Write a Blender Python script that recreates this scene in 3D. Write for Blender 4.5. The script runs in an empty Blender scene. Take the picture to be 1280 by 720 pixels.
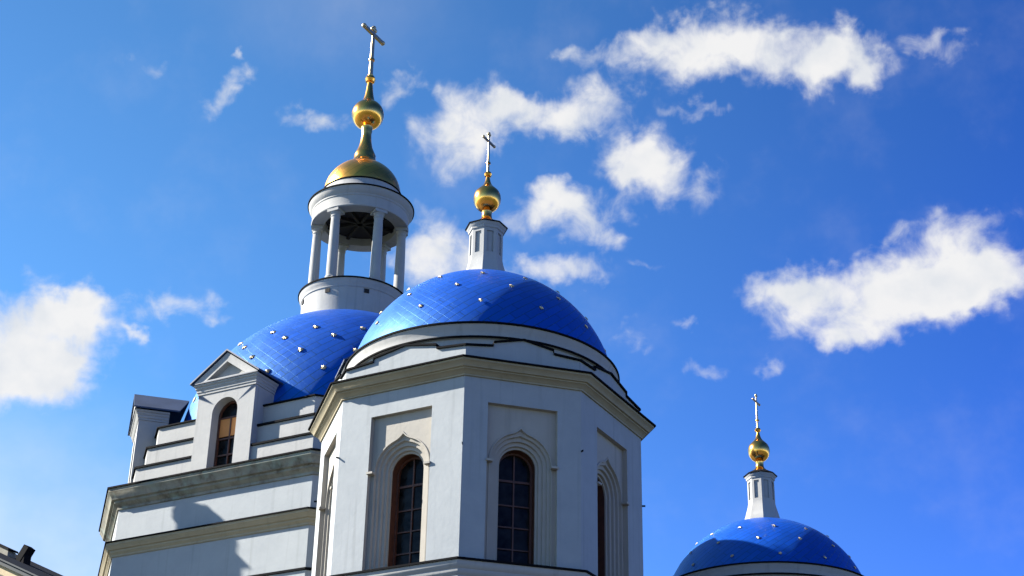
import bpy, bmesh, math, random
from mathutils import Vector, Matrix
R = math.radians
random.seed(7)
scene = bpy.context.scene
COL = scene.collection

# ------------------------------------------------------------------ camera
cam_d = bpy.data.cameras.new('camera')
cam = bpy.data.objects.new('camera', cam_d)
COL.objects.link(cam)
pitch, roll = R(26.982), R(1.1865)
fw = Vector((0, math.cos(pitch), math.sin(pitch)))
up0 = Vector((0, -math.sin(pitch), math.cos(pitch)))
rt0 = Vector((1, 0, 0))
rt = rt0 * math.cos(roll) + up0 * math.sin(roll)
upv = up0 * math.cos(roll) - rt0 * math.sin(roll)
m = Matrix((rt, upv, -fw)).transposed().to_4x4()
m.translation = (0, 0, 1.6)
cam.matrix_world = m
cam_d.sensor_width = 36
cam_d.lens = 2015.56 / 1280 * 36
cam_d.clip_end = 4000
scene.camera = cam

# ------------------------------------------------------------------ exposure
vs = scene.view_settings
vs.view_transform = 'Standard'
vs.look = 'None'
vs.exposure = 1.98
vs.gamma = 1
vs.use_curve_mapping = False

# ------------------------------------------------------------------ sun
SUN_AZ, SUN_EL = R(-80.85), R(31.0)          # azimuth from +Y towards +X
sd = Vector((math.sin(SUN_AZ) * math.cos(SUN_EL), math.cos(SUN_AZ) * math.cos(SUN_EL), math.sin(SUN_EL)))
sun_l = bpy.data.lights.new('sun', 'SUN')
sun_l.energy = 5.0
sun_l.angle = R(0.5)
sun_l.color = (1, .94, .84)
sun = bpy.data.objects.new('sun', sun_l)
sun.rotation_euler = sd.to_track_quat('Z', 'Y').to_euler()
sun.location = (-60, 0, 60)
COL.objects.link(sun)

# ------------------------------------------------------------------ world: Nishita sky + fair-weather clouds
SKY_STRENGTH = 0.08
world = bpy.data.worlds.new('World')
scene.world = world
world.use_nodes = True
wn, wl = world.node_tree.nodes, world.node_tree.links
wn.clear()


def wnode(t, **kw):
    n = wn.new(t)
    for k, v in kw.items():
        setattr(n, k, v)
    return n


def wmath(op, a, b=None, clamp=False):
    n = wnode('ShaderNodeMath', operation=op, use_clamp=clamp)
    for i, v in enumerate((a, b)):
        if v is None:
            continue
        if isinstance(v, (int, float)):
            n.inputs[i].default_value = v
        else:
            wl.new(v, n.inputs[i])
    return n.outputs[0]


out = wnode('ShaderNodeOutputWorld')
bg = wnode('ShaderNodeBackground')
bg.inputs[1].default_value = SKY_STRENGTH
wl.new(bg.outputs[0], out.inputs[0])
sky = wnode('ShaderNodeTexSky')
sky.sky_type = 'NISHITA'
sky.sun_disc = False
sky.sun_elevation = SUN_EL
sky.sun_rotation = SUN_AZ
sky.altitude = 3000
sky.air_density = 1.0
sky.dust_density = 1.0
sky.ozone_density = 2.2
hsv = wnode('ShaderNodeHueSaturation')
hsv.inputs['Saturation'].default_value = 1.22
hsv.inputs['Value'].default_value = 1.0
wl.new(sky.outputs[0], hsv.inputs['Color'])

tc = wnode('ShaderNodeTexCoord')
# the sky turns from cyan towards the sun to a deeper blue at right angles to it
sdot = wnode('ShaderNodeVectorMath', operation='DOT_PRODUCT')
sdot.inputs[1].default_value = sd
wl.new(tc.outputs['Generated'], sdot.inputs[0])
for sock, lo, hi in (('Hue', .528, .497), ('Value', .82, .93), ('Saturation', 1.36, 1.22)):
    g = wnode('ShaderNodeMapRange', interpolation_type='SMOOTHSTEP')
    g.inputs[1].default_value = -.12; g.inputs[2].default_value = .62
    g.inputs[3].default_value = lo; g.inputs[4].default_value = hi
    wl.new(sdot.outputs['Value'], g.inputs[0]); wl.new(g.outputs[0], hsv.inputs[sock])
sep = wnode('ShaderNodeSeparateXYZ')
wl.new(tc.outputs['Generated'], sep.inputs[0])
az = wmath('MULTIPLY', wmath('ARCTAN2', sep.outputs[0], sep.outputs[1]), 57.2958 * .89)
el = wmath('MULTIPLY', wmath('ARCSINE', sep.outputs[2]), 57.2958)
comb = wnode('ShaderNodeCombineXYZ')
wl.new(az, comb.inputs[0]); wl.new(el, comb.inputs[1])


def wnoise(scale, detail, rough, vec=None, dist=0.0):
    n = wnode('ShaderNodeTexNoise')
    n.inputs['Scale'].default_value = scale
    n.inputs['Detail'].default_value = detail
    n.inputs['Roughness'].default_value = rough
    n.inputs['Distortion'].default_value = dist
    wl.new(vec or comb.outputs[0], n.inputs['Vector'])
    return n


def wvec(op, a, b):
    n = wnode('ShaderNodeVectorMath', operation=op)
    for i, v in enumerate((a, b)):
        if isinstance(v, tuple):
            n.inputs[i].default_value = v
        else:
            wl.new(v, n.inputs[i])
    return n.outputs[0]


w1 = wvec('MULTIPLY', wvec('SUBTRACT', wnoise(.55, 3, .55).outputs['Color'], (.5, .5, .5)), (2.3, 1.9, 0))
w2 = wvec('MULTIPLY', wvec('SUBTRACT', wnoise(1.9, 5, .55).outputs['Color'], (.5, .5, .5)), (.65, .65, 0))
warped = wvec('ADD', wvec('ADD', comb.outputs[0], w1), w2)
# heaps of cloud: azimuth, elevation, half width, half height (degrees), tilt, thickness
CLOUDS = [(10.88, 35.09, 3.55, 1.19, -13.1, 1), (5.3, 35.56, 1.71, 0.63, 26.1, 0.75), (2.55, 35.13, 1.08, 0.48, 9.7, 0.6), (13.71, 34.35, 1.19, 1.02, -6.6, 0.9), (7.68, 35.28, 1.71, 1.02, 6.7, 0.9), (7.75, 33.3, 1.31, 0.31, -3.1, 0.45), (2.38, 33.32, 2.42, 0.85, 11.9, 1), (-2.33, 32.73, 1.75, 1.3, 32.4, 1.05), (-0.16, 33.49, 0.95, 0.5, 11.3, 0.7), (6.11, 31.15, 1.76, 1.31, -27.0, 0.95), (4.87, 31.66, 1.14, 0.71, -1.4, 0.7), (1.73, 29.79, 1.88, 0.85, 12.3, 0.9), (1.89, 30.41, 0.8, 0.63, 0.2, 0.7), (3.36, 28.93, 0.97, 0.68, -0.4, 0.75), (-2.92, 27.98, 1.9, 0.95, 2.6, 1.05), (1.59, 27.49, 1.88, 0.54, 0.4, 0.8), (10.89, 26.82, 1.36, 0.77, -3.8, 1), (16.73, 27.13, 2.7, 1.36, 11.4, 1.1), (14.19, 25.98, 3.13, 1.14, 2.9, 1.1), (18.56, 26.38, 1.76, 1.02, -7.3, 0.9), (13.47, 24.78, 1.42, 0.51, -4.5, 0.7), (-17.96, 23.71, 2.42, 1.65, 8.7, 1.15), (-18.3, 22.43, 1.76, 1.14, 8.4, 0.9), (-16.68, 24.8, 1.19, 0.74, 8.4, 0.9), (-14.74, 24.52, 0.43, 0.26, -32.6, 0.7), (-12.99, 25.58, 1.88, 0.54, 10.9, 0.62), (-12.13, 33.08, 0.97, 0.48, 52.9, 0.62), (-4.93, 33.93, 1.02, 0.48, 33.9, 0.55), (-8.17, 32.58, 1.25, 0.43, -4.4, 0.5), (17.64, 34.59, 1.19, 0.4, -9.0, 0.5), (-15.56, 33.68, 0.68, 0.26, 10.0, 0.3), (-11.73, 34.46, 0.23, 0.2, 7.9, 0.5), (6.63, 25.76, 0.43, 0.28, 28.3, 0.42), (7.49, 24.04, 0.8, 0.34, -21.9, 0.36), (9.87, 23.98, 0.43, 0.37, -2.9, 0.38), (4.59, 25.35, 0.97, 0.34, -0.8, 0.3), (-3.65, 29.57, 1.14, 0.63, 3.0, 0.3), (5.12, 27.98, 0.63, 0.23, -1.2, 0.3),
          (-52, 32, 6, 2, 5, .8), (60, 40, 5, 2, 4, .7)]
acc = None
for (ca, ce, ra, re, ro, s) in CLOUDS:
    mp = wnode('ShaderNodeMapping', vector_type='TEXTURE')
    mp.inputs['Location'].default_value = (ca * .89, ce, 0)
    mp.inputs['Rotation'].default_value = (0, 0, R(ro))
    mp.inputs['Scale'].default_value = (ra, re, 1)
    wl.new(warped, mp.inputs['Vector'])
    ln = wnode('ShaderNodeVectorMath', operation='LENGTH')
    wl.new(mp.outputs[0], ln.inputs[0])
    mr = wnode('ShaderNodeMapRange', interpolation_type='SMOOTHSTEP')
    mr.inputs[1].default_value = .1
    mr.inputs[2].default_value = 1.6
    mr.inputs[3].default_value = s * .92
    mr.inputs[4].default_value = 0
    wl.new(ln.outputs['Value'], mr.inputs[0])
    acc = mr.outputs[0] if acc is None else wmath('ADD', acc, mr.outputs[0])
fb = wnoise(.85, 8, .57, None, .35).outputs['Fac']
dens = wmath('ADD', acc, wmath('MULTIPLY', wmath('SUBTRACT', fb, .5), 1.7))
mr = wnode('ShaderNodeMapRange', interpolation_type='SMOOTHSTEP')
mr.inputs[1].default_value = .06; mr.inputs[2].default_value = 1.16
mr.inputs[3].default_value = 0; mr.inputs[4].default_value = .97
wl.new(dens, mr.inputs[0])
# no cloud where there is no heap
gate = wnode('ShaderNodeMapRange', interpolation_type='SMOOTHSTEP')
gate.inputs[1].default_value = 0.0; gate.inputs[2].default_value = .22
wl.new(acc, gate.inputs[0])
cover = wmath('MULTIPLY', mr.outputs[0], gate.outputs[0])
# thin veil low on the sunny side
veil_n = wnoise(.22, 5, .6).outputs['Fac']
vm = wnode('ShaderNodeMapRange', interpolation_type='SMOOTHSTEP')
vm.inputs[1].default_value = .48; vm.inputs[2].default_value = .8
vm.inputs[3].default_value = 0; vm.inputs[4].default_value = .07
wl.new(veil_n, vm.inputs[0])
cover = wmath('ADD', cover, wmath('MULTIPLY', vm.outputs[0], wmath('SUBTRACT', 1.0, cover)), True)
for (ca, ce, ra, re, s_) in ((-19, 15, 12, 9, .55), (-13, 12, 9, 5, .3), (-8, 37, 7, 4, .10)):
    mp = wnode('ShaderNodeMapping', vector_type='TEXTURE')
    mp.inputs['Location'].default_value = (ca * .89, ce, 0)
    mp.inputs['Scale'].default_value = (ra, re, 1)
    wl.new(warped, mp.inputs['Vector'])
    ln = wnode('ShaderNodeVectorMath', operation='LENGTH')
    wl.new(mp.outputs[0], ln.inputs[0])
    mr_ = wnode('ShaderNodeMapRange', interpolation_type='SMOOTHSTEP')
    mr_.inputs[1].default_value = 0; mr_.inputs[2].default_value = 1
    mr_.inputs[3].default_value = s_; mr_.inputs[4].default_value = 0
    wl.new(ln.outputs['Value'], mr_.inputs[0])
    cover = wmath('ADD', cover, wmath('MULTIPLY', mr_.outputs[0], wmath('SUBTRACT', 1.0, cover)), True)
cl_n = wnoise(.5, 4, .5).outputs['Fac']
ccol = wnode('ShaderNodeValToRGB')
ccol.color_ramp.elements[0].position = .34
ccol.color_ramp.elements[0].color = (.80, .83, .87, 1)
ccol.color_ramp.elements[1].position = .56
ccol.color_ramp.elements[1].color = (.95, .945, .94, 1)
wl.new(cl_n, ccol.inputs[0])
cs = wnode('ShaderNodeVectorMath', operation='SCALE')
cs.inputs['Scale'].default_value = .245 / SKY_STRENGTH
wl.new(ccol.outputs[0], cs.inputs[0])
# deeper overhead than low down
eg = wnode('ShaderNodeMapRange')
eg.inputs[1].default_value = 15; eg.inputs[2].default_value = 40
eg.inputs[3].default_value = 1.12; eg.inputs[4].default_value = .80
wl.new(el, eg.inputs[0])
skyc = wnode('ShaderNodeVectorMath', operation='SCALE')
wl.new(hsv.outputs[0], skyc.inputs[0]); wl.new(eg.outputs[0], skyc.inputs['Scale'])
mix = wnode('ShaderNodeMix', data_type='RGBA')
wl.new(cover, mix.inputs[0])
wl.new(skyc.outputs[0], mix.inputs[6])
wl.new(cs.outputs[0], mix.inputs[7])
wl.new(mix.outputs[2], bg.inputs[0])

# ------------------------------------------------------------------ materials


def new_mat(name):
    mt = bpy.data.materials.new(name)
    mt.use_nodes = True
    return mt, mt.node_tree.nodes, mt.node_tree.links, mt.node_tree.nodes['Principled BSDF']


def plaster(name, col, col2, rough=.85, bump=.14, stain=None, stain_amt=.0, streak=.5):
    mt, n, l, p = new_mat(name)
    t = n.new('ShaderNodeTexCoord')
    no = n.new('ShaderNodeTexNoise'); no.inputs['Scale'].default_value = 1.3; no.inputs['Detail'].default_value = 7
    no.inputs['Roughness'].default_value = .65
    l.new(t.outputs['Object'], no.inputs['Vector'])
    cr = n.new('ShaderNodeValToRGB')
    cr.color_ramp.elements[0].position = .3; cr.color_ramp.elements[0].color = (*col2, 1)
    cr.color_ramp.elements[1].position = .65; cr.color_ramp.elements[1].color = (*col, 1)
    l.new(no.outputs['Fac'], cr.inputs[0])
    last = cr.outputs[0]
    # rain streaks running down the render
    mp = n.new('ShaderNodeMapping'); mp.inputs['Scale'].default_value = (3.2, 3.2, .16)
    l.new(t.outputs['Object'], mp.inputs[0])
    ns = n.new('ShaderNodeTexNoise'); ns.inputs['Scale'].default_value = 1.6; ns.inputs['Detail'].default_value = 5
    l.new(mp.outputs[0], ns.inputs['Vector'])
    rm = n.new('ShaderNodeMapRange'); rm.inputs[1].default_value = .56; rm.inputs[2].default_value = .85
    rm.inputs[4].default_value = streak
    l.new(ns.outputs['Fac'], rm.inputs[0])
    mx = n.new('ShaderNodeMix'); mx.data_type = 'RGBA'
    mx.inputs[7].default_value = (col2[0] * .6, col2[1] * .6, col2[2] * .58, 1)
    l.new(rm.outputs[0], mx.inputs[0]); l.new(last, mx.inputs[6]); last = mx.outputs[2]
    if stain:
        n2 = n.new('ShaderNodeTexNoise'); n2.inputs['Scale'].default_value = 1.1; n2.inputs['Detail'].default_value = 8
        n2.inputs['Roughness'].default_value = .7
        l.new(t.outputs['Object'], n2.inputs['Vector'])
        r2 = n.new('ShaderNodeMapRange'); r2.inputs[1].default_value = .42; r2.inputs[2].default_value = .66
        r2.inputs[4].default_value = stain_amt
        l.new(n2.outputs['Fac'], r2.inputs[0])
        n3 = n.new('ShaderNodeTexNoise'); n3.inputs['Scale'].default_value = 2.7; n3.inputs['Detail'].default_value = 4
        l.new(t.outputs['Object'], n3.inputs['Vector'])
        c3 = n.new('ShaderNodeValToRGB')
        c3.color_ramp.elements[0].position = .4; c3.color_ramp.elements[0].color = (*stain[0], 1)
        c3.color_ramp.elements[1].position = .6; c3.color_ramp.elements[1].color = (*stain[1], 1)
        l.new(n3.outputs['Fac'], c3.inputs[0])
        m2 = n.new('ShaderNodeMix'); m2.data_type = 'RGBA'
        l.new(r2.outputs[0], m2.inputs[0]); l.new(last, m2.inputs[6]); l.new(c3.outputs[0], m2.inputs[7])
        last = m2.outputs[2]
    l.new(last, p.inputs['Base Color'])
    p.inputs['Roughness'].default_value = rough
    p.inputs['Specular IOR Level'].default_value = .25
    nb = n.new('ShaderNodeTexNoise'); nb.inputs['Scale'].default_value = 9; nb.inputs['Detail'].default_value = 6
    l.new(t.outputs['Object'], nb.inputs['Vector'])
    b = n.new('ShaderNodeBump'); b.inputs['Strength'].default_value = bump; b.inputs['Distance'].default_value = .03
    l.new(nb.outputs['Fac'], b.inputs['Height']); l.new(b.outputs[0], p.inputs['Normal'])
    return mt


def simple(name, col, rough=.5, metal=0.0, var=.15, scale=3.0, spec=.5):
    mt, n, l, p = new_mat(name)
    t = n.new('ShaderNodeTexCoord')
    no = n.new('ShaderNodeTexNoise'); no.inputs['Scale'].default_value = scale; no.inputs['Detail'].default_value = 5
    l.new(t.outputs['Object'], no.inputs['Vector'])
    cr = n.new('ShaderNodeValToRGB')
    a = [c * (1 - var) for c in col]; b = [min(1, c * (1 + var)) for c in col]
    cr.color_ramp.elements[0].position = .3; cr.color_ramp.elements[0].color = (*a, 1)
    cr.color_ramp.elements[1].position = .7; cr.color_ramp.elements[1].color = (*b, 1)
    l.new(no.outputs['Fac'], cr.inputs[0]); l.new(cr.outputs[0], p.inputs['Base Color'])
    p.inputs['Roughness'].default_value = rough
    p.inputs['Metallic'].default_value = metal
    p.inputs['Specular IOR Level'].default_value = spec
    return mt


def sheet_mat(name, col, rough, metal, var=.3, bump=.5, mortar=.03, spec=.5, seam_dark=.55, ior=1.5, tint=(1, 1, 1)):
    """sheet-metal cladding: staggered sheets from the mesh's own UVs"""
    mt, n, l, p = new_mat(name)
    t = n.new('ShaderNodeTexCoord')
    br = n.new('ShaderNodeTexBrick')
    br.offset = .37; br.squash = 1
    br.inputs['Scale'].default_value = 1
    br.inputs['Brick Width'].default_value = 4
    br.inputs['Row Height'].default_value = 1
    br.inputs['Mortar Size'].default_value = mortar
    br.inputs['Mortar Smooth'].default_value = .6
    br.inputs['Bias'].default_value = 0
    br.inputs['Color1'].default_value = (*[c * (1 - var) for c in col], 1)
    br.inputs['Color2'].default_value = (*[min(1, c * (1 + var)) for c in col], 1)
    br.inputs['Mortar'].default_value = (*[c * seam_dark for c in col], 1)
    l.new(t.outputs['UV'], br.inputs['Vector'])
    l.new(br.outputs['Color'], p.inputs['Base Color'])
    no = n.new('ShaderNodeTexNoise'); no.inputs['Scale'].default_value = 1.1; no.inputs['Detail'].default_value = 3
    l.new(t.outputs['Object'], no.inputs['Vector'])
    # each lozenge laps over the one below: a saw-tooth along both seams
    sx = n.new('ShaderNodeSeparateXYZ'); l.new(t.outputs['UV'], sx.inputs[0])
    h = None
    for ch, amp in ((0, -.05), (1, -1.1)):
        fr_ = n.new('ShaderNodeMath'); fr_.operation = 'FRACT'; l.new(sx.outputs[ch], fr_.inputs[0])
        ml = n.new('ShaderNodeMath'); ml.operation = 'MULTIPLY_ADD'; ml.inputs[1].default_value = amp
        l.new(fr_.outputs[0], ml.inputs[0])
        if h is None:
            l.new(no.outputs['Fac'], ml.inputs[2])
        else:
            l.new(h, ml.inputs[2])
        h = ml.outputs[0]
    ad = n.new('ShaderNodeMath'); ad.operation = 'ADD'; l.new(h, ad.inputs[0]); ad.inputs[1].default_value = 0
    b = n.new('ShaderNodeBump'); b.inputs['Strength'].default_value = bump; b.inputs['Distance'].default_value = .05
    l.new(ad.outputs[0], b.inputs['Height']); l.new(b.outputs[0], p.inputs['Normal'])
    rr = n.new('ShaderNodeMapRange'); rr.inputs[3].default_value = rough - .06; rr.inputs[4].default_value = rough + .08
    l.new(no.outputs['Fac'], rr.inputs[0]); l.new(rr.outputs[0], p.inputs['Roughness'])
    p.inputs['Metallic'].default_value = metal
    p.inputs['Specular IOR Level'].default_value = spec
    p.inputs['IOR'].default_value = ior
    p.inputs['Specular Tint'].default_value = (*tint, 1)
    return mt


M = {}
M['wall'] = plaster('pale_blue_render', (.272, .292, .303), (.240, .260, .273))
M['trim'] = plaster('cream_render', (.29, .255, .175), (.25, .215, .145))
M['panel'] = plaster('white_render', (.305, .285, .25), (.27, .255, .225))
M['white'] = plaster('white_limewash', (.30, .30, .292), (.262, .265, .262))
M['stained'] = plaster('stained_cornice', (.225, .215, .175), (.18, .17, .14), stain=((.05, .040, .024), (.17, .22, .19)), stain_amt=.9)
M['dome'] = sheet_mat('blue_dome_sheet', (.001, .034, .27), .41, 0.0, var=.12, bump=.5, ior=1.85, mortar=.07, seam_dark=.35, tint=(.09, .70, 1))
M['gold_sheet'] = sheet_mat('gilded_sheet', (.82, .405, .07), .3, 1.0, var=.12, bump=.25, mortar=.05, seam_dark=.7)
M['gold'] = simple('gilding', (.93, .44, .09), .2, 1.0, .08, 4)
M['star'] = simple('gilded_star', (.52, .42, .26), .5, 1.0, .05, 9)
M['iron'] = simple('dark_roof_metal', (.004, .0045, .006), .85, 0, .3, 2, .05)
M['roof'] = simple('blue_grey_roof_sheet', (.006, .009, .017), .9, 0, .25, 1.2, .04)
M['slate'] = simple('slate_blue_sheet', (.035, .05, .085), .6, 0, .2, 1.2, .3)
M['glass'] = simple('dark_glass', (.008, .008, .008), .16, 0, .8, 3.5, .08)
_n, _l = M['glass'].node_tree.nodes, M['glass'].node_tree.links
_t = _n.new('ShaderNodeTexCoord'); _g = _n.new('ShaderNodeTexNoise'); _g.inputs['Scale'].default_value = 2.6
_b = _n.new('ShaderNodeBump'); _b.inputs['Strength'].default_value = .35; _b.inputs['Distance'].default_value = .08
_l.new(_t.outputs['Object'], _g.inputs['Vector']); _l.new(_g.outputs['Fac'], _b.inputs['Height']); _l.new(_b.outputs[0], _n['Principled BSDF'].inputs['Normal'])
M['wood'] = simple('red_brown_wood', (.06, .019, .009), .6, 0, .25, 6)
M['board'] = simple('orange_board', (.55, .21, .05), .7, 0, .15, 2)
M['dark'] = simple('dark_timber', (.010, .008, .007), .9, 0, .3, 3)
M['steel'] = simple('cross_metal', (.42, .33, .19), .42, 1.0, .1, 6)
M['tan'] = plaster('tan_render', (.42, .34, .21), (.34, .27, .17))
M['brown'] = simple('brown_shutter', (.10, .05, .025), .6, 0, .2, 2)
M['verge'] = simple('painted_verge', (.022, .032, .04), .7, 0, .15, 3, .15)
M['grass'] = simple('grass', (.03, .045, .014), .9, 0, .5, .6)
M['paving'] = simple('grey_paving', (.055, .052, .05), .85, 0, .25, 1.1)

# ------------------------------------------------------------------ mesh helpers


class MB:
    def __init__(s):
        s.bm = bmesh.new()
        s.uv = s.bm.loops.layers.uv.new('UVMap')

    def face(s, pts, uvs=None):
        vs_ = [s.bm.verts.new(p) for p in pts]
        try:
            f = s.bm.faces.new(vs_)
        except ValueError:
            return None
        if uvs:
            for lo, uvv in zip(f.loops, uvs):
                lo[s.uv].uv = uvv
        return f

    def strip(s, a, b, closed=False):
        n_ = len(a)
        for i in range(n_ if closed else n_ - 1):
            j = (i + 1) % n_
            s.face([a[i], a[j], b[j], b[i]])

    def box(s, c, sz, ax=None):
        c = Vector(c)
        ax = ax or (Vector((1, 0, 0)), Vector((0, 1, 0)), Vector((0, 0, 1)))
        X, Y, Z = (Vector(a) * d / 2 for a, d in zip(ax, sz))
        P = lambda i, j, k: c + X * i + Y * j + Z * k
        for q in (((-1, -1, -1), (-1, 1, -1), (1, 1, -1), (1, -1, -1)), ((-1, -1, 1), (1, -1, 1), (1, 1, 1), (-1, 1, 1)),
                  ((-1, -1, -1), (1, -1, -1), (1, -1, 1), (-1, -1, 1)), ((1, 1, -1), (-1, 1, -1), (-1, 1, 1), (1, 1, 1)),
                  ((-1, 1, -1), (-1, -1, -1), (-1, -1, 1), (-1, 1, 1)), ((1, -1, -1), (1, 1, -1), (1, 1, 1), (1, -1, 1))):
            s.face([P(*v) for v in q])

    def lathe(s, prof, n_=64, c=(0, 0), uvn=None):
        cx, cy = c
        for k in range(len(prof) - 1):
            (r0, z0), (r1, z1) = prof[k], prof[k + 1]
            for i in range(n_):
                a0, a1 = 2 * math.pi * i / n_, 2 * math.pi * (i + 1) / n_
                P = lambda r, a, z: (cx + r * math.cos(a), cy + r * math.sin(a), z)
                pts = [P(r0, a0, z0), P(r0, a1, z0), P(r1, a1, z1), P(r1, a0, z1)]
                if r1 < 1e-6:
                    pts = pts[:3]
                elif r0 < 1e-6:
                    pts = [pts[0], pts[2], pts[3]]
                s.face(pts)

    def sphere(s, c, r, n_=16):
        prof = [(r * math.sin(math.pi * i / 10), c[2] - r * math.cos(math.pi * i / 10)) for i in range(11)]
        prof[0] = (0, prof[0][1]); prof[-1] = (0, prof[-1][1])
        s.lathe(prof, n_, (c[0], c[1]))

    def octo(s, w, h, prof, close_top=False, close_bot=False):
        """sweep a profile of (offset, z) round the octagon with axis half-face w and apothem h"""
        loops = [octverts(w, h, o, z) for o, z in prof]
        for a, b in zip(loops, loops[1:]):
            s.strip(a, b, True)
        if close_top:
            s.face(loops[-1])
        if close_bot:
            s.face(loops[0][::-1])

    def build(s, name, mat, parent=None, sharp=35, merge=True):
        if merge:
            bmesh.ops.remove_doubles(s.bm, verts=s.bm.verts, dist=.0004)
        bmesh.ops.recalc_face_normals(s.bm, faces=s.bm.faces)
        me = bpy.data.meshes.new(name)
        s.bm.to_mesh(me); s.bm.free()
        me.materials.append(mat)
        for p in me.polygons:
            p.use_smooth = True
        me.set_sharp_from_angle(angle=R(sharp))
        o = bpy.data.objects.new(name, me)
        COL.objects.link(o)
        if parent:
            o.parent = parent
        return o


TAN = math.tan(math.pi / 8)


def octverts(w, h, o, z):
    w, h = w + o * TAN, h + o
    return [Vector((x, y, z)) for x, y in ((-w, -h), (w, -h), (h, -w), (h, w), (w, h), (-w, h), (-h, w), (-h, -w))]


class Face:
    """one face of the octagon: u along it, d into the wall, z up"""

    def __init__(s, w, h, k):
        th = R(-90 + 45 * k)
        s.n = Vector((math.cos(th), math.sin(th), 0))
        s.t = Vector((-math.sin(th), math.cos(th), 0))
        s.apo = h if k % 2 == 0 else (w + h) / 2 ** .5
        s.half = w if k % 2 == 0 else (h - w) / 2 ** .5

    def p(s, u, d, z):
        return s.n * (s.apo - d) + s.t * u + Vector((0, 0, z))


def empty(name, loc, rz, label, cat, group=None):
    o = bpy.data.objects.new(name, None)
    COL.objects.link(o)
    o.location = loc
    o.rotation_euler = (0, 0, rz)
    o.empty_display_size = .5
    tag(o, label, cat, group)
    return o


def tag(o, label, cat, group=None):
    o['label'] = label
    o['category'] = cat
    if group:
        o['group'] = group


def struct(o):
    o['kind'] = 'structure'
    return o


def copy_tree(o, parent=None):
    c = o.copy()
    COL.objects.link(c)
    if parent:
        c.parent = parent
    for ch in list(o.children):
        copy_tree(ch, c)
    return c


NA = 44


def arch(face, r, zb, zs, d, ogee=0.0):
    """outline from bottom left over the arch to bottom right"""
    pts = [(-r, zb), (-r, zb + (zs - zb) * .5)]
    for i in range(NA + 1):
        a = math.pi - math.pi * i / NA
        x, z = r * math.cos(a), zs + r * math.sin(a)
        if ogee:
            z += ogee * max(0, 1 - abs(x) / (.34 * r)) ** 2.4
        pts.append((x, z))
    pts += [(r, zb + (zs - zb) * .5), (r, zb)]
    return [face.p(x, d, z) for x, z in pts]


def rect(face, hw, zb, zs, zt, d):
    pts = [(-hw, zb), (-hw, zb + (zs - zb) * .5)]
    ac = math.atan2(zt - zs, hw)
    ang = [math.pi - math.pi * i / NA for i in range(NA + 1)]
    i0 = min(range(NA + 1), key=lambda i: abs(ang[i] - (math.pi - ac)))
    i1 = min(range(NA + 1), key=lambda i: abs(ang[i] - ac))
    for i, a in enumerate(ang):
        if i == i0:
            pts.append((-hw, zt))
        elif i == i1:
            pts.append((hw, zt))
        elif i < i0:
            pts.append((-hw, zs + hw * math.tan(math.pi - a)))
        elif i > i1:
            pts.append((hw, zs + hw * math.tan(a)))
        else:
            pts.append(((zt - zs) / math.tan(a) if abs(a - math.pi / 2) > 1e-6 else 0, zt))
    pts += [(hw, zb + (zs - zb) * .5), (hw, zb)]
    return [face.p(x, d, z) for x, z in pts]


def wall_with_hole(mb, f, z0, z1, hw, zt):
    """a wall face with a rectangular recess opening that starts at z0"""
    H = f.half
    Q = lambda u0, u1, a, b: mb.face([f.p(u0, 0, a), f.p(u1, 0, a), f.p(u1, 0, b), f.p(u0, 0, b)])
    Q(-H, -hw, z0, zt); Q(hw, H, z0, zt)
    Q(-H, -hw, zt, z1); Q(-hw, hw, zt, z1); Q(hw, H, zt, z1)


def dome_mesh(name, mat, parent, Rr, zc, z0, ztop, nseam, nrow, squash=1.0, skirt=None):
    mb = MB()
    a0 = math.asin(max(-1, min(1, (z0 - zc) / (Rr * squash))))
    a1 = math.asin(max(-1, min(1, (ztop - zc) / (Rr * squash))))
    rows = 28
    NC = 176
    cols = [(nseam * i / NC, 0) for i in range(NC + 1)]
    def P(k, ci):
        ph = a0 + (a1 - a0) * k / rows
        u, b = cols[ci]
        rr = (Rr + b) * math.cos(ph)
        th = 2 * math.pi * u / nseam
        return Vector((rr * math.cos(th), rr * math.sin(th), zc + (Rr + b) * squash * math.sin(ph)))
    for k in range(rows):
        for ci in range(len(cols) - 1):
            u0, u1 = cols[ci][0], cols[ci + 1][0]
            merc = lambda q: nseam / (2 * math.pi) * math.log(math.tan(math.pi / 4 + (a0 + (a1 - a0) * q / rows) / 2)) * 1.15
            v0, v1 = merc(k), merc(k + 1)
            mb.face([P(k, ci), P(k, ci + 1), P(k + 1, ci + 1), P(k + 1, ci)], [(u0 * .5 + v * .5, v * .5 - u0 * .5) if e == 0 else (u1 * .5 + v * .5, v * .5 - u1 * .5) for e, v in ((0, v0), (1, v0), (1, v1), (0, v1))])
    if skirt:
        w, h, zs = skirt
        n_ = 96
        A, B_ = [], []
        for i in range(n_):
            th = 2 * math.pi * i / n_
            d = Vector((math.cos(th), math.sin(th), 0))
            best = min(((Face(w, h, k).apo) / max(1e-6, d.dot(Face(w, h, k).n))) for k in range(8) if d.dot(Face(w, h, k).n) > .3)
            A.append(d * best + Vector((0, 0, zs)))
            B_.append(d * Rr * math.cos(a0 + .03) + Vector((0, 0, z0 + .22)))
        mb.strip(A, B_, True)
    return mb.build(name, mat, parent, sharp=50)


def star_mesh():
    mb = MB()
    n_ = 8
    tip = Vector((0, 0, .05))
    ring = []
    for i in range(2 * n_):
        r = .17 if i % 2 == 0 else .085
        a = math.pi * i / n_
        ring.append(Vector((r * math.cos(a), r * math.sin(a), 0)))
    for i in range(2 * n_):
        mb.face([ring[i], ring[(i + 1) % (2 * n_)], tip])
    low = [v + Vector((0, 0, -.04)) for v in ring]
    mb.strip(ring, low, True)
    mb.face(low[::-1])
    o = mb.build('star', M['star'], None, sharp=5)
    me = o.data
    bpy.data.objects.remove(o)
    return me


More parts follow.
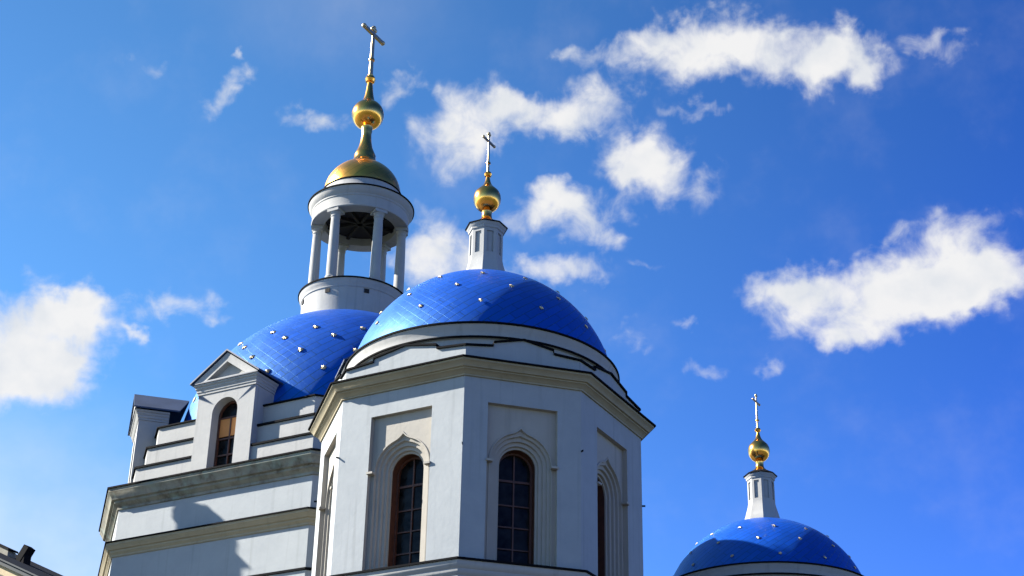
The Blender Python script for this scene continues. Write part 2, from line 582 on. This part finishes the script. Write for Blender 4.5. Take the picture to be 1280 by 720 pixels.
STAR = star_mesh()


def add_stars(dome, Rr, zc, rows, scale=1.0):
    for (elv, n_, ph) in rows:
        for i in range(n_):
            a = R(360 / n_ * (i + ph))
            e = R(elv)
            nrm = Vector((math.cos(e) * math.cos(a), math.cos(e) * math.sin(a), math.sin(e)))
            s = bpy.data.objects.new('star', STAR)
            COL.objects.link(s)
            s.parent = dome
            s.location = nrm * (Rr + .03) + Vector((0, 0, zc))
            s.rotation_euler = nrm.to_track_quat('Z', 'Y').to_euler()
            s.scale = (scale,) * 3


def cross(name, parent, z0, z1, bar_len, bar_drop, t, x=0, mat=None):
    mb = MB()
    mb.lathe([(0, z0), (t * 1.15, z0), (t * .8, z1 - t), (0, z1 - t)], 12, (x, 0))
    zb = z1 - bar_drop
    mb.box((x, 0, zb), (t * 1.5, bar_len, t * 1.7))
    for y in (-bar_len / 2, bar_len / 2):
        mb.sphere((x, y, zb), t * 1.35, 12)
    for dy, dz in ((0, 0), (-t * 1.1, -t * 1.3), (t * 1.1, -t * 1.3)):
        mb.sphere((x, dy, z1 - t * 1.3 + dz), t * 1.25, 12)
    return mb.build(name, mat or M['steel'], parent)


# ------------------------------------------------------------------ ground
def disc(name, r, z, mat, n_=96, c=(0, 0)):
    mb = MB()
    mb.face([(c[0] + r * math.cos(2 * math.pi * i / n_), c[1] + r * math.sin(2 * math.pi * i / n_), z) for i in range(n_)])
    return struct(mb.build(name, mat))


disc('ground', 3000, 0, M['grass'])
mb = MB(); mb.box((0, 45, .035), (90, 110, .1)); struct(mb.build('pavement', M['paving']))

# ------------------------------------------------------------------ the domed side towers
RZ = R(-29.152)                     # plan rotation of the whole church
TW, TH = 1.954, 4.271               # axis half-face and apothem of a side tower


def build_tower(loc, label, group):
    root = empty('church_tower', loc, RZ, label, 'church tower', group)
    faces = [Face(TW, TH, k) for k in range(8)]
    ZB, ZS, ZP, ZW = 14.02, 16.80, 18.37, 19.05
    # walls
    mb = MB()
    mb.octo(TW, TH, [(0, -3), (0, 13.5)])
    for f in faces:
        wall_with_hole(mb, f, ZB, ZW, .97, ZP)
    mb.build('wall', M['wall'], root)
    # ledge under the windows
    mb = MB()
    mb.octo(TW, TH, [(0, 13.46), (.035, 13.47), (.035, 13.56), (.07, 13.60), (.10, 13.66), (.10, 13.72), (.15, 13.78), (.17, 13.86), (.17, 13.925)])
    mb.build('ledge', M['white'], root)
    mb = MB()
    mb.octo(TW, TH, [(.15, 13.925), (.215, 13.925), (.215, 13.98), (0.0, 14.022), (-.9, 14.03)])
    mb.build('ledge_flashing', M['iron'], root)
    # windows with their stepped surrounds
    for f in faces:
        mb = MB()
        L = [rect(f, .97, ZB, ZS, ZP, 0.0), rect(f, .97, ZB, ZS, ZP, .15),
             arch(f, .885, ZB, ZS, .15, .16), arch(f, .875, ZB, ZS, .13, .16), arch(f, .845, ZB, ZS, .13, .14), arch(f, .835, ZB, ZS, .21, .13),
             arch(f, .765, ZB, ZS, .215, .05), arch(f, .755, ZB, ZS, .29, .03), arch(f, .67, ZB, ZS, .295), arch(f, .66, ZB, ZS, .37),
             arch(f, .57, ZB, ZS, .375), arch(f, .56, ZB, ZS, .45), arch(f, .505, ZB, ZS, .455), arch(f, .503, ZB, ZS, .50)]
        for a, b in zip(L, L[1:]):
            mb.strip(a, b)
        for sx in (-1, 1):       # impost blocks
            mb.box(f.p(sx * .90, .03, ZS - .06), (.19, .17, .06), (f.t, f.n, Vector((0, 0, 1))))
        mb.build('window_surround', M['panel'], root)
        mb = MB()
        g = arch(f, .503, ZB, ZS, .80)
        mb.face(g)
        gl = mb.build('window', M['glass'], root)
        mb = MB()
        # timber lining of the opening, then the casement itself
        mb.strip(arch(f, .502, ZB, ZS, .50), arch(f, .495, ZB, ZS, .72))
        A, B_ = arch(f, .497, ZB, ZS, .72), arch(f, .445, ZB, ZS, .72)
        mb.strip(A, B_); mb.strip(B_, arch(f, .445, ZB, ZS, .795))
        ax = (f.t, f.n, Vector((0, 0, 1)))
        mb.box(f.p(0, .775, (ZB + ZS) / 2 + .23), (.042, .035, ZS - ZB + .44), ax)
        for i, zz in enumerate((14.62, 15.22, 15.82, 16.50)):
            mb.box(f.p(0, .773, zz), (.90, .032, .036 if i < 3 else .06), ax)
        mb.box(f.p(0, .774, ZB + .04), (.90, .04, .07), ax)
        mb.build('frame', M['wood'], gl, merge=False)
    # small iron hooks on the corners
    for k, (dz) in enumerate((17.35, 17.1, 17.3, 17.0, 17.2, 17.3, 17.1, 17.2)):
        v = octverts(TW, TH, .03, dz)[k]
        mb = MB(); mb.box(v, (.05, .12, .05), (v.normalized().cross(Vector((0, 0, 1))), Vector((v.x, v.y, 0)).normalized(), Vector((0, 0, 1))))
        mb.build('hook', M['iron'], root)
    # cornice
    mb = MB()
    mb.octo(TW, TH, [(-.05, 19.05), (.05, 19.05), (.05, 19.09), (.09, 19.13), (.15, 19.19), (.18, 19.20), (.18, 19.235), (.24, 19.24), (.27, 19.30), (.33, 19.36), (.36, 19.38), (.36, 19.43)])
    mb.build('cornice', M['trim'], root)
    mb = MB()
    mb.octo(TW, TH, [(.33, 19.43), (.415, 19.43), (.415, 19.475), (-.1, 19.56)])
    mb.build('cornice_flashing', M['iron'], root)
    # attic with stepped gables
    mb, mf = MB(), MB()
    for f in faces:
        H = f.half - .02
        d = .04
        prof = [(-1, 19.95), (-.53, 20.03), (-.53, 20.14), (0, 20.33), (.53, 20.14), (.53, 20.03), (1, 19.95)]
        top = [f.p(u * H, d, z) for u, z in prof]
        bot = [f.p(u * H, d, 19.5) for u, z in prof]
        mb.strip(bot, top)
        out_ = [f.p(u * (H + (.03 if abs(u) == 1 else 0)), d - .06, z - .005) for u, z in prof]
        outu = [f.p(u * (H + (.03 if abs(u) == 1 else 0)), d - .06, z + .05) for u, z in prof]
        inn = [f.p(u * H * .9, d + .62, z + .12) for u, z in prof]
        mf.strip(top, out_); mf.strip(out_, outu); mf.strip(outu, inn)
    mb.build('attic', M['wall'], root)
    mf.build('attic_flashing', M['iron'], root)
    # round drum
    mb = MB()
    mb.lathe([(3.97, 19.55), (3.97, 20.47), (4.02, 20.49)], 128)
    mb.lathe([(4.00, 20.55), (4.0, 20.66), (4.02, 20.74), (4.05, 20.82), (4.07, 20.90)], 128)
    mb.build('drum', M['white'], root)
    mb = MB()
    mb.lathe([(3.99, 20.49), (4.075, 20.49), (4.075, 20.535), (3.98, 20.57)], 128)
    mb.lathe([(4.03, 20.90), (4.11, 20.90), (4.11, 20.955), (3.90, 21.0)], 128)
    mb.build('drum_flashing', M['iron'], root)
    # dome
    dm = dome_mesh('dome', M['dome'], root, 3.99, 20.22, 20.97, 24.19, 136, 11)
    add_stars(dm, 3.99, 20.22, [(23.4, 13, -61.3 / 27.69), (35.6, 13, -73.8 / 27.69), (48, 13, -61.3 / 27.69)], .44)
    # lantern on the dome
    lw, lh = .49 * TAN, .49
    lx = -.0
    mb = MB()
    mb.octo(lw, lh, [(.18, 24.05), (.17, 24.34), (.13, 24.42), (.09, 24.60), (.03, 24.82), (.0, 24.98)])
    for k in range(8):
        f = Face(lw, lh, k)
        H = f.half
        z0, z1 = 24.98, 25.93
        a, zz0, zz1 = H * .52, 25.10, 25.84
        fr = [f.p(-H, 0, z0), f.p(H, 0, z0), f.p(H, 0, z1), f.p(-H, 0, z1)]
        ho = [f.p(-a, 0, zz0), f.p(a, 0, zz0), f.p(a, 0, zz1), f.p(-a, 0, zz1)]
        inn = [f.p(-a, .05, zz0), f.p(a, .05, zz0), f.p(a, .05, zz1), f.p(-a, .05, zz1)]
        mb.strip(fr, ho, True); mb.strip(ho, inn, True); mb.face(inn)
    mb.octo(lw, lh, [(0.0, 25.93), (.035, 25.95), (.04, 26.02), (.09, 26.08), (.10, 26.12)])
    lan = mb.build('lantern', M['white'], root)
    mb = MB()
    mb.octo(lw, lh, [(.08, 26.12), (.135, 26.12), (.135, 26.15), (-.16, 26.33)], close_top=True)
    mb.build('lantern_roof', M['iron'], lan)
    mb = MB()
    mb.lathe([(.31, 26.28), (.32, 26.33), (.27, 26.40), (.20, 26.46), (.165, 26.55), (.155, 26.66), (.17, 26.74), (.155, 26.77), (.21, 26.80), (.30, 26.87), (.375, 26.97),
              (.42, 27.09), (.435, 27.22), (.42, 27.35), (.37, 27.47), (.28, 27.57), (.19, 27.66), (.125, 27.76), (.085, 27.88), (.06, 28.02), (.05, 28.1)], 48)
    mb.lathe([(.05, 28.03), (.10, 28.05), (.128, 28.12), (.10, 28.19), (.04, 28.21)], 24)
    on = mb.build('onion', M['gold'], root)
    cross('cross', on, 28.18, 29.72, .70, .36, .038)
    mb = MB(); mb.lathe([(.04, 28.50), (.075, 28.52), (.075, 28.57), (.04, 28.59)], 20)
    mb.build('cross_collar', M['gold'], on)
    return root


# ------------------------------------------------------------------ the main church
def build_main(loc):
    root = empty('domed_church', loc, RZ, 'big pale church block with stepped attic, widest blue dome and open columned rotunda', 'church')
    W, H = 4.18, 7.45
    mb = MB()
    mb.octo(W, H, [(0, 0), (0, 17.02)])
    mb.octo(W, H, [(0, 17.10), (0, 18.55)])
    mb.octo(W, H, [(0, 19.0), (0, 20.3)])
    mb.build('wall', M['wall'], root)
    mb = MB()
    mb.octo(W, H, [(0, 17.02), (.06, 17.025), (.06, 17.10), (0, 17.12)])
    mb.build('string_course', M['iron'], root)
    mb = MB()
    mb.octo(W, H, [(-.02, 18.54), (.05, 18.55), (.05, 18.62), (.12, 18.70), (.12, 18.76), (.18, 18.78), (.22, 18.85), (.28, 18.92), (.28, 19.0)])
    mb.build('lower_cornice', M['trim'], root)
    mb = MB()
    mb.octo(W, H, [(.25, 19.0), (.325, 19.0), (.325, 19.05), (-.02, 19.14)])
    mb.build('lower_cornice_flashing', M['iron'], root)
    mb = MB()
    mb.octo(W, H, [(-.02, 20.28), (.06, 20.29), (.06, 20.38), (.14, 20.46), (.20, 20.50), (.20, 20.58), (.30, 20.60), (.33, 20.68), (.40, 20.80), (.45, 20.86), (.45, 20.97)])
    mb.build('main_cornice', M['stained'], root)
    mb = MB()
    mb.octo(W, H, [(.42, 20.97), (.505, 20.97), (.505, 21.03), (-.6, 21.25)])
    mb.build('main_cornice_flashing', M['iron'], root)
    # stepped attic
    S = [(3.88, 7.18, 21.1, 21.90), (3.68, 6.93, 21.85, 22.72), (3.47, 6.70, 22.65, 23.56)]
    for i, (w, h, z0, z1) in enumerate(S):
        def ring(o, z, back=1.2):
            pts = []
            for k in range(8):
                f = Face(w, h, k)
                pts += [f.p(-f.half - o * TAN, -o, z), f.p(-1.2, -o, z), f.p(-1.2, back, z), f.p(1.2, back, z), f.p(1.2, -o, z)]
            return pts
        mb = MB()
        mb.strip(ring(0, z0), ring(0, z1), True)
        st = mb.build('attic_step', M['white'], root)
        if i < 2:
            mf = MB()
            L = [ring(o, z, 1.2 + j * .01) for j, (o, z) in enumerate(((-.01, z1 - .012), (.07, z1 - .012), (.07, z1 + .06), (-.4, z1 + .10)))]
            for q in range(3):
                mf.strip(L[q], L[q + 1], True)
            mf.build('flashing', M['iron'], st)
    mf = MB()
    mf.octo(3.47, 6.70, [(-.01, 23.55), (.08, 23.55), (.08, 23.60), (-.1, 23.66)])
    mf.build('dome_gutter', M['iron'], root)
    # gabled dormers on every face
    for k in range(8):
        f = Face(3.88, 7.18, k)
        ax = (f.t, f.n, Vector((0, 0, 1)))
        dw, zb, zt, back = 1.27, 21.08, 24.22, 1.0
        zbw, zs, rw = 21.3, 23.38, .56
        fd = -.10
        mb = MB()
        # front wall with arched opening
        Lr = rect(f, dw, zbw - .2, zs, zt, fd)
        La = arch(f, rw, zbw - .2, zs, fd)
        Lb = arch(f, rw - .01, zbw - .2, zs, .38)
        mb.strip(Lr, La); mb.strip(La, Lb)
        for sx in (-1, 1):
            mb.face([f.p(sx * dw, fd, zb), f.p(sx * dw, back, zb), f.p(sx * dw, back, zt), f.p(sx * dw, fd, zt)])
        dr = mb.build('dormer', M['white'], root)
        # entablature and pediment
        mb = MB()
        lay = [(0, 24.20), (.03, 24.21), (.03, 24.28), (.06, 24.31), (.06, 24.38), (.10, 24.43), (.10, 24.48), (.15, 24.52), (.16, 24.58)]
        loops = []
        for o, z in lay:
            loops.append([f.p(-dw - o, back, z), f.p(-dw - o, fd - o, z), f.p(dw + o, fd - o, z), f.p(dw + o, back, z)])
        for a, b in zip(loops, loops[1:]):
            mb.strip(a, b)
        mb.face([loops[-1][i] for i in (0, 3, 2, 1)])
        # tympanum
        zap, ew = 25.62, dw + .20
        sl = (zap - 24.60) / ew
        tri = lambda e, d_, lift: [f.p(-e, d_, 24.61 + lift), f.p(0, d_, 24.61 + sl * e + lift), f.p(e, d_, 24.61 + lift)]
        o_, i_, rcs = tri(1.42, fd - .17, .02), tri(.86, fd - .15, .07), tri(.84, fd + .06, .07)
        mb.face([o_[0], o_[1], i_[1], i_[0]]); mb.face([o_[1], o_[2], i_[2], i_[1]]); mb.face([o_[0], i_[0], i_[2], o_[2]])
        mb.strip(i_, rcs, True); mb.face(rcs)
        mb.build('pediment', M['white'], dr)
        # roof
        mb = MB()
        for sx in (-1, 1):
            fo = fd - .24
            E0, A0 = f.p(sx * (ew + .06), fo, 24.60), f.p(0, fo, zap + .05)
            E1, A1 = f.p(sx * (ew + .06), back + .35, 24.60), f.p(0, back + .75, zap + .05)
            up_ = Vector((0, 0, .06))
            mb.face([E0 + up_, A0 + up_, A1 + up_, E1 + up_])
            mb.face([E0, A0, A1, E1])
            mb.face([E0, A0, A0 + up_, E0 + up_]); mb.face([E0, E1, E1 + up_, E0 + up_])
        mb.box(f.p(0, fd - .15, 24.60), (2 * (dw + .18), .10, .035), ax)
        mb.build('dormer_roof', M['slate'], dr)
        # window
        mb = MB(); mb.face(arch(f, rw, zbw - .2, zs, .36)); gl = mb.build('window', M['glass'], root)
        mb = MB()
        A, B_, C_ = arch(f, .55, zbw - .2, zs, .27), arch(f, .475, zbw - .2, zs, .27), arch(f, .475, zbw - .2, zs, .355)
        mb.strip(A, B_); mb.strip(B_, C_)
        mb.box(f.p(0, .31, 22.2), (.05, .05, 2.2), ax)
        for zz in (21.9, 22.52, 23.32):
            mb.box(f.p(0, .309, zz), (.96, .048, .06), ax)
        mb.build('frame', M['wood'], gl, merge=False)
        if k == 0:
            mb = MB(); mb.box(f.p(0, .33, 22.96), (.95, .03, .68), ax)
            b = mb.build('board', M['board'], gl)
            b['label'] = 'orange board closing the middle of the dormer window'
    # dome
    dm = dome_mesh('dome', M['dome'], root, 6.33, 23.58, 23.62, 29.72, 150, 15, skirt=(3.50, 6.76, 23.60))
    add_stars(dm, 6.33, 23.58, [(15.5, 18, -82.8 / 20), (24, 18, -72.3 / 20), (31.7, 18, -81 / 20), (37.3, 18, -69.5 / 20)], .72)
    # rotunda drum
    mb = MB()
    mb.lathe([(2.10, 29.0), (2.06, 29.7), (2.07, 30.62), (2.11, 30.66), (2.11, 30.74), (2.15, 30.80), (2.18, 30.92), (2.19, 30.98)], 96)
    dru = mb.build('rotunda_base', M['white'], root)
    mb = MB(); mb.lathe([(2.14, 30.98), (2.235, 30.98), (2.235, 31.03), (1.0, 31.10), (0, 31.10)], 96)
    mb.build('base_flashing', M['iron'], dru)
    for aa in (-128, -84, -40, 20, 80, 140):
        a = R(aa)
        d = Vector((math.cos(a), math.sin(a), 0))
        mb = MB(); mb.box(d * 2.075 + Vector((0, 0, 30.50)), (.2, .06, .17), (Vector((-d.y, d.x, 0)), d, Vector((0, 0, 1))))
        mb.build('vent_hole', M['dark'], dru)
    # columns
    for k in range(6):

        a = R(COLA + 60 * k)
        d = Vector((math.cos(a), math.sin(a), 0)); t = Vector((-d.y, d.x, 0))
        c = d * 1.76
        mb = MB()
        mb.box(c + Vector((0, 0, 31.13)), (.52, .52, .12), (t, d, Vector((0, 0, 1))))
        mb.lathe([(.25, 31.19), (.26, 31.23), (.25, 31.29), (.215, 31.32), (.215, 31.42), (.212, 32.4), (.19, 33.6), (.178, 34.02), (.20, 34.05), (.20, 34.09), (.18, 34.11),
                  (.18, 34.16), (.22, 34.20), (.245, 34.25)], 24, (c.x, c.y))
        mb.box(c + Vector((0, 0, 34.31)), (.54, .50, .12), (t, d, Vector((0, 0, 1))))
        mb.build('column', M['white'], root)
    # entablature ring
    mb = MB()
    mb.lathe([(1.48, 34.9), (1.48, 34.38), (2.02, 34.38), (2.04, 34.42), (2.02, 34.48), (2.02, 34.86), (2.05, 34.90), (2.05, 34.96), (2.12, 35.04), (2.18, 35.16), (2.20, 35.26)], 96)
    mb.lathe([(1.86, 35.30), (1.84, 35.52), (1.76, 35.60), (1.70, 35.82), (1.66, 35.92)], 96)
    ent = mb.build('entablature', M['white'], root)
    mb = MB()
    mb.lathe([(2.16, 35.26), (2.245, 35.26), (2.245, 35.31), (1.84, 35.36)], 96)
    mb.lathe([(1.62, 35.92), (1.70, 35.92), (1.70, 35.97), (1.56, 36.0)], 96)
    mb.build('entablature_flashing', M['iron'], ent)
    mb = MB()
    mb.lathe([(1.50, 34.72), (0, 34.74)], 48)
    for k in range(4):
        a = R(45 * k + 10)
        mb.box((0, 0, 34.64), (2.9, .12, .12), (Vector((math.cos(a), math.sin(a), 0)), Vector((-math.sin(a), math.cos(a), 0)), Vector((0, 0, 1))))
    mb.build('rotunda_ceiling', M['dark'], ent, merge=False)
    # gilded cap
    cap = dome_mesh('gold_cap', M['gold_sheet'], root, 1.63, 35.98, 35.99, 37.42, 40, 7, squash=.98)
    mb = MB()
    mb.lathe([(.66, 37.40), (.64, 37.50), (.56, 37.56), (.50, 37.70), (.46, 37.85), (.47, 37.95), (.40, 38.12), (.31, 38.35), (.255, 38.6), (.225, 38.85), (.215, 39.08), (.24, 39.2), (.23, 39.26),
              (0.262, 39.411), (0.350, 39.454), (0.431, 39.508), (0.504, 39.574), (0.566, 39.649), (0.618, 39.731), (0.658, 39.821), (0.685, 39.914), (0.698, 40.011), (0.698, 40.109), (0.685, 40.206), (0.658, 40.299), (0.618, 40.389), (0.566, 40.471), (0.504, 40.546), (0.431, 40.612), (0.350, 40.666), (.27, 40.75), (.24, 40.86), (.20, 41.02), (.165, 41.25), (.135, 41.52), (.105, 41.8)], 64)
    mb.lathe([(.10, 41.74), (.19, 41.78), (.235, 41.90), (.20, 42.02), (.12, 42.08), (.13, 42.14), (.08, 42.18)], 28)
    on = mb.build('onion', M['gold'], root)
    cross('cross', on, 42.1, 44.80, 1.5, .46, .085)
    mb = MB(); mb.lathe([(.08, 42.88), (.135, 42.91), (.135, 43.0), (.08, 43.03)], 24)
    mb.build('cross_collar', M['gold'], on)
    for ch in root.children:                    # the rotunda stands a little off the axis of the dome
        if ch.name.split('.')[0] in ('column', 'entablature', 'gold_cap', 'onion'):
            ch.location = (.075, .042, 0)
    return root


COLA = -90
main = build_main((-6.52, 59.23, 0))
front = build_tower((-.84, 44.167, 0), 'large blue domed octagonal side tower nearest the viewer, with arched windows', 'domed side towers of the church')
right = copy_tree(front)
right.location = (10.35, 62.4, -2.0)
right.scale = (1.03,) * 3
for ch in right.children:                   # its drum stands a little higher under the dome
    if ch.name.startswith('drum'):
        ch.location.z += .42
right['label'] = 'lower blue domed side tower on the far right, only its dome and lantern showing'

# ------------------------------------------------------------------ bell wall out of view, added to throw a shadow on the church wall
def build_shadow_caster(loc):
    root = empty('shadow_caster', loc, RZ, 'added shadow caster out of view, a tall narrow wall with gabled cap, bell openings and a small cupola', 'shadow_caster')
    L, e, zr = 7.0, .45, 24.6               # from x = 0 leftwards; ridge along x
    ze = zr - .27
    mb = MB()
    xs = [-L, -5.6, -4.2, -2.8, -1.4, 0]
    zo0, zo1 = 17.0, 21.0
    for y in (-e + .1, e - .1):
        mb.face([(-L, y, 0), (0, y, 0), (0, y, zo0), (-L, y, zo0)])
        mb.face([(-L, y, zo1), (0, y, zo1), (0, y, ze), (-L, y, ze)])
        for x0, x1 in ((-L, -5.6), (-4.2, -2.8), (-1.4, 0)):
            mb.face([(x0, y, zo0), (x1, y, zo0), (x1, y, zo1), (x0, y, zo1)])
    for x in xs:
        a, b = -e + .1, e - .1
        if x in (-L, 0):
            mb.face([(x, a, 0), (x, b, 0), (x, b, ze), (x, 0, zr - .06), (x, a, ze)])
        else:
            mb.face([(x, a, zo0), (x, b, zo0), (x, b, zo1), (x, a, zo1)])
    for x0, x1 in ((-5.6, -4.2), (-2.8, -1.4)):
        for z in (zo0, zo1):
            mb.face([(x0, -e + .1, z), (x1, -e + .1, z), (x1, e - .1, z), (x0, e - .1, z)])
    mb.build('wall', M['white'], root)
    mb = MB()
    q = [(-L - .1, -e, ze - .04), (-L - .1, 0, zr), (-L - .1, e, ze - .04), (-L - .1, 0, zr - .1)]
    q1 = [(.1, y, z) for x, y, z in q]
    mb.face(q); mb.face(q1[::-1]); mb.strip(q, q1, True)
    mb.build('roof', M['iron'], root)
    for x in (-4.9, -2.1):
        mb = MB()
        mb.lathe([(.0, 20.2), (.16, 20.15), (.24, 19.9), (.30, 19.5), (.46, 19.1), (.50, 18.95), (.44, 18.95), (.2, 19.8), (0, 19.9)], 32, (x, 0))
        mb.box((x, 0, 20.6), (.06, .06, .9))
        mb.build('bell', M['gold'], root, merge=False)
    mb = MB()
    mb.lathe([(.44, 24.3), (.44, 24.95), (.52, 25.0), (.52, 25.06), (.50, 25.06), (.53, 25.2), (.50, 25.42), (.42, 25.62), (.28, 25.78), (.12, 25.88), (.04, 26.0), (0, 26.02)], 40, (-.85, 0))
    mb.build('cupola', M['gold'], root)  # rounds off the top of the cast shadow
    return root


Xl, Yl = Vector((math.cos(RZ), math.sin(RZ), 0)), Vector((-math.sin(RZ), math.cos(RZ), 0))
build_shadow_caster(Vector((-6.52, 59.23, 0)) + Xl * -8.95 + Yl * -10.95)


# ------------------------------------------------------------------ the neighbouring house at the lower left
def build_house(loc):
    root = empty('gabled_house', loc, RZ, 'cream gabled house with blue grey roof edge at the lower left corner', 'house')
    sl = .4536
    xr, xe = -4.2, 2.6
    zr = 11.861 - sl * xr; ze = 11.861 - sl * xe
    xl = 2 * xr - xe
    th = .26
    wy, by = .22, 2.4
    mb = MB()
    zw = lambda x: zr - sl * abs(x - xr) - th
    for y in (wy, by):
        mb.face([(xl + .5, y, 0), (xe - .5, y, 0), (xe - .5, y, zw(xe - .5)), (xr, y, zw(xr)), (xl + .5, y, zw(xl + .5))])
    for x in (xl + .5, xe - .5):
        mb.face([(x, wy, 0), (x, by, 0), (x, by, zw(x)), (x, wy, zw(x))])
    mb.build('wall', M['tan'], root)
    mb = MB()
    for sx, x1 in ((1, xe), (-1, xl)):
        a = [(xr, 0, zr), (x1, 0, ze), (x1, 0, ze - .13), (xr, 0, zr - .13)]
        b = [(x, by + .3, z) for x, y, z in a]
        mb.face(a); mb.face(b[::-1]); mb.strip(a, b, True)
    mb.build('roof', M['roof'], root)
    mb = MB()
    for x1 in (xe, xl):
        a = [(xr, .06, zr - .13), (x1, .06, ze - .13), (x1, .06, ze - th), (xr, .06, zr - th)]
        b = [(x, wy + .02, z) for x, y, z in a]
        mb.face(a); mb.strip(a, b, True)
        g0 = Vector((xr, .02, zr - .135)); g1 = Vector((x1, .02, ze - .135))
        mb.box((g0 + g1) / 2, ((g1 - g0).length, .06, .035), ((g1 - g0).normalized(), Vector((0, 1, 0)), (g1 - g0).normalized().cross(Vector((0, 1, 0)))))
    mb.build('verge_board', M['verge'], root)
    for xc, zt_, r in ((-1.80, 12.18, .25), (-1.10, 12.02, .13), (-2.9, 12.5, .25), (-5.5, 12.5, .25)):
        mb = MB()
        zs = zt_ - r
        pts = [(-r, zs - .9), (r, zs - .9)] + [(r * math.cos(R(a)), zs + r * math.sin(R(a))) for a in range(0, 181, 15)]
        f0 = [Vector((xc + x, wy - .02, z)) for x, z in pts]
        f1 = [p + Vector((0, .12, 0)) for p in f0]
        mb.strip(f0, f1, True); mb.face([p + Vector((0, .015, 0)) for p in f0])
        mb.build('window', M['brown'], root)
    # low upstand following the roof
    zl = lambda x: zr - sl * abs(x - xr)
    mb = MB()
    q0 = [(xr + .3, .12, zl(xr + .3) - .05), (-1.55, .12, zl(-1.55) - .05), (-1.55, .12, zl(-1.55) + .13), (xr + .3, .12, zl(xr + .3) + .13)]
    q1 = [(x, .36, z) for x, y, z in q0]
    mb.face(q0); mb.strip(q0, q1, True); mb.face(q1[::-1])
    ch = mb.build('roof_upstand', M['stained'], root)
    mb = MB()
    q0 = [(xr + .3, .08, zl(xr + .3) + .135), (-1.51, .08, zl(-1.51) + .135), (-1.51, .08, zl(-1.51) + .185), (xr + .3, .08, zl(xr + .3) + .185)]
    q1 = [(x, .40, z) for x, y, z in q0]
    mb.face(q0); mb.strip(q0, q1, True); mb.face(q1[::-1])
    mb.build('coping', M['iron'], ch)
    # leaning vent hood
    mb = MB()
    ax = Vector((.55, 0, .83)).normalized()
    mb.box((-1.16, .25, 12.36), (.24, .22, .38))
    mb.box((-1.12, .25, 12.58), (.17, .24, .36), (Vector((ax.z, 0, -ax.x)), Vector((0, 1, 0)), ax))
    mb.build('vent_hood', M['iron'], root)
    return root


build_house((-10.02, 34.577, 0))
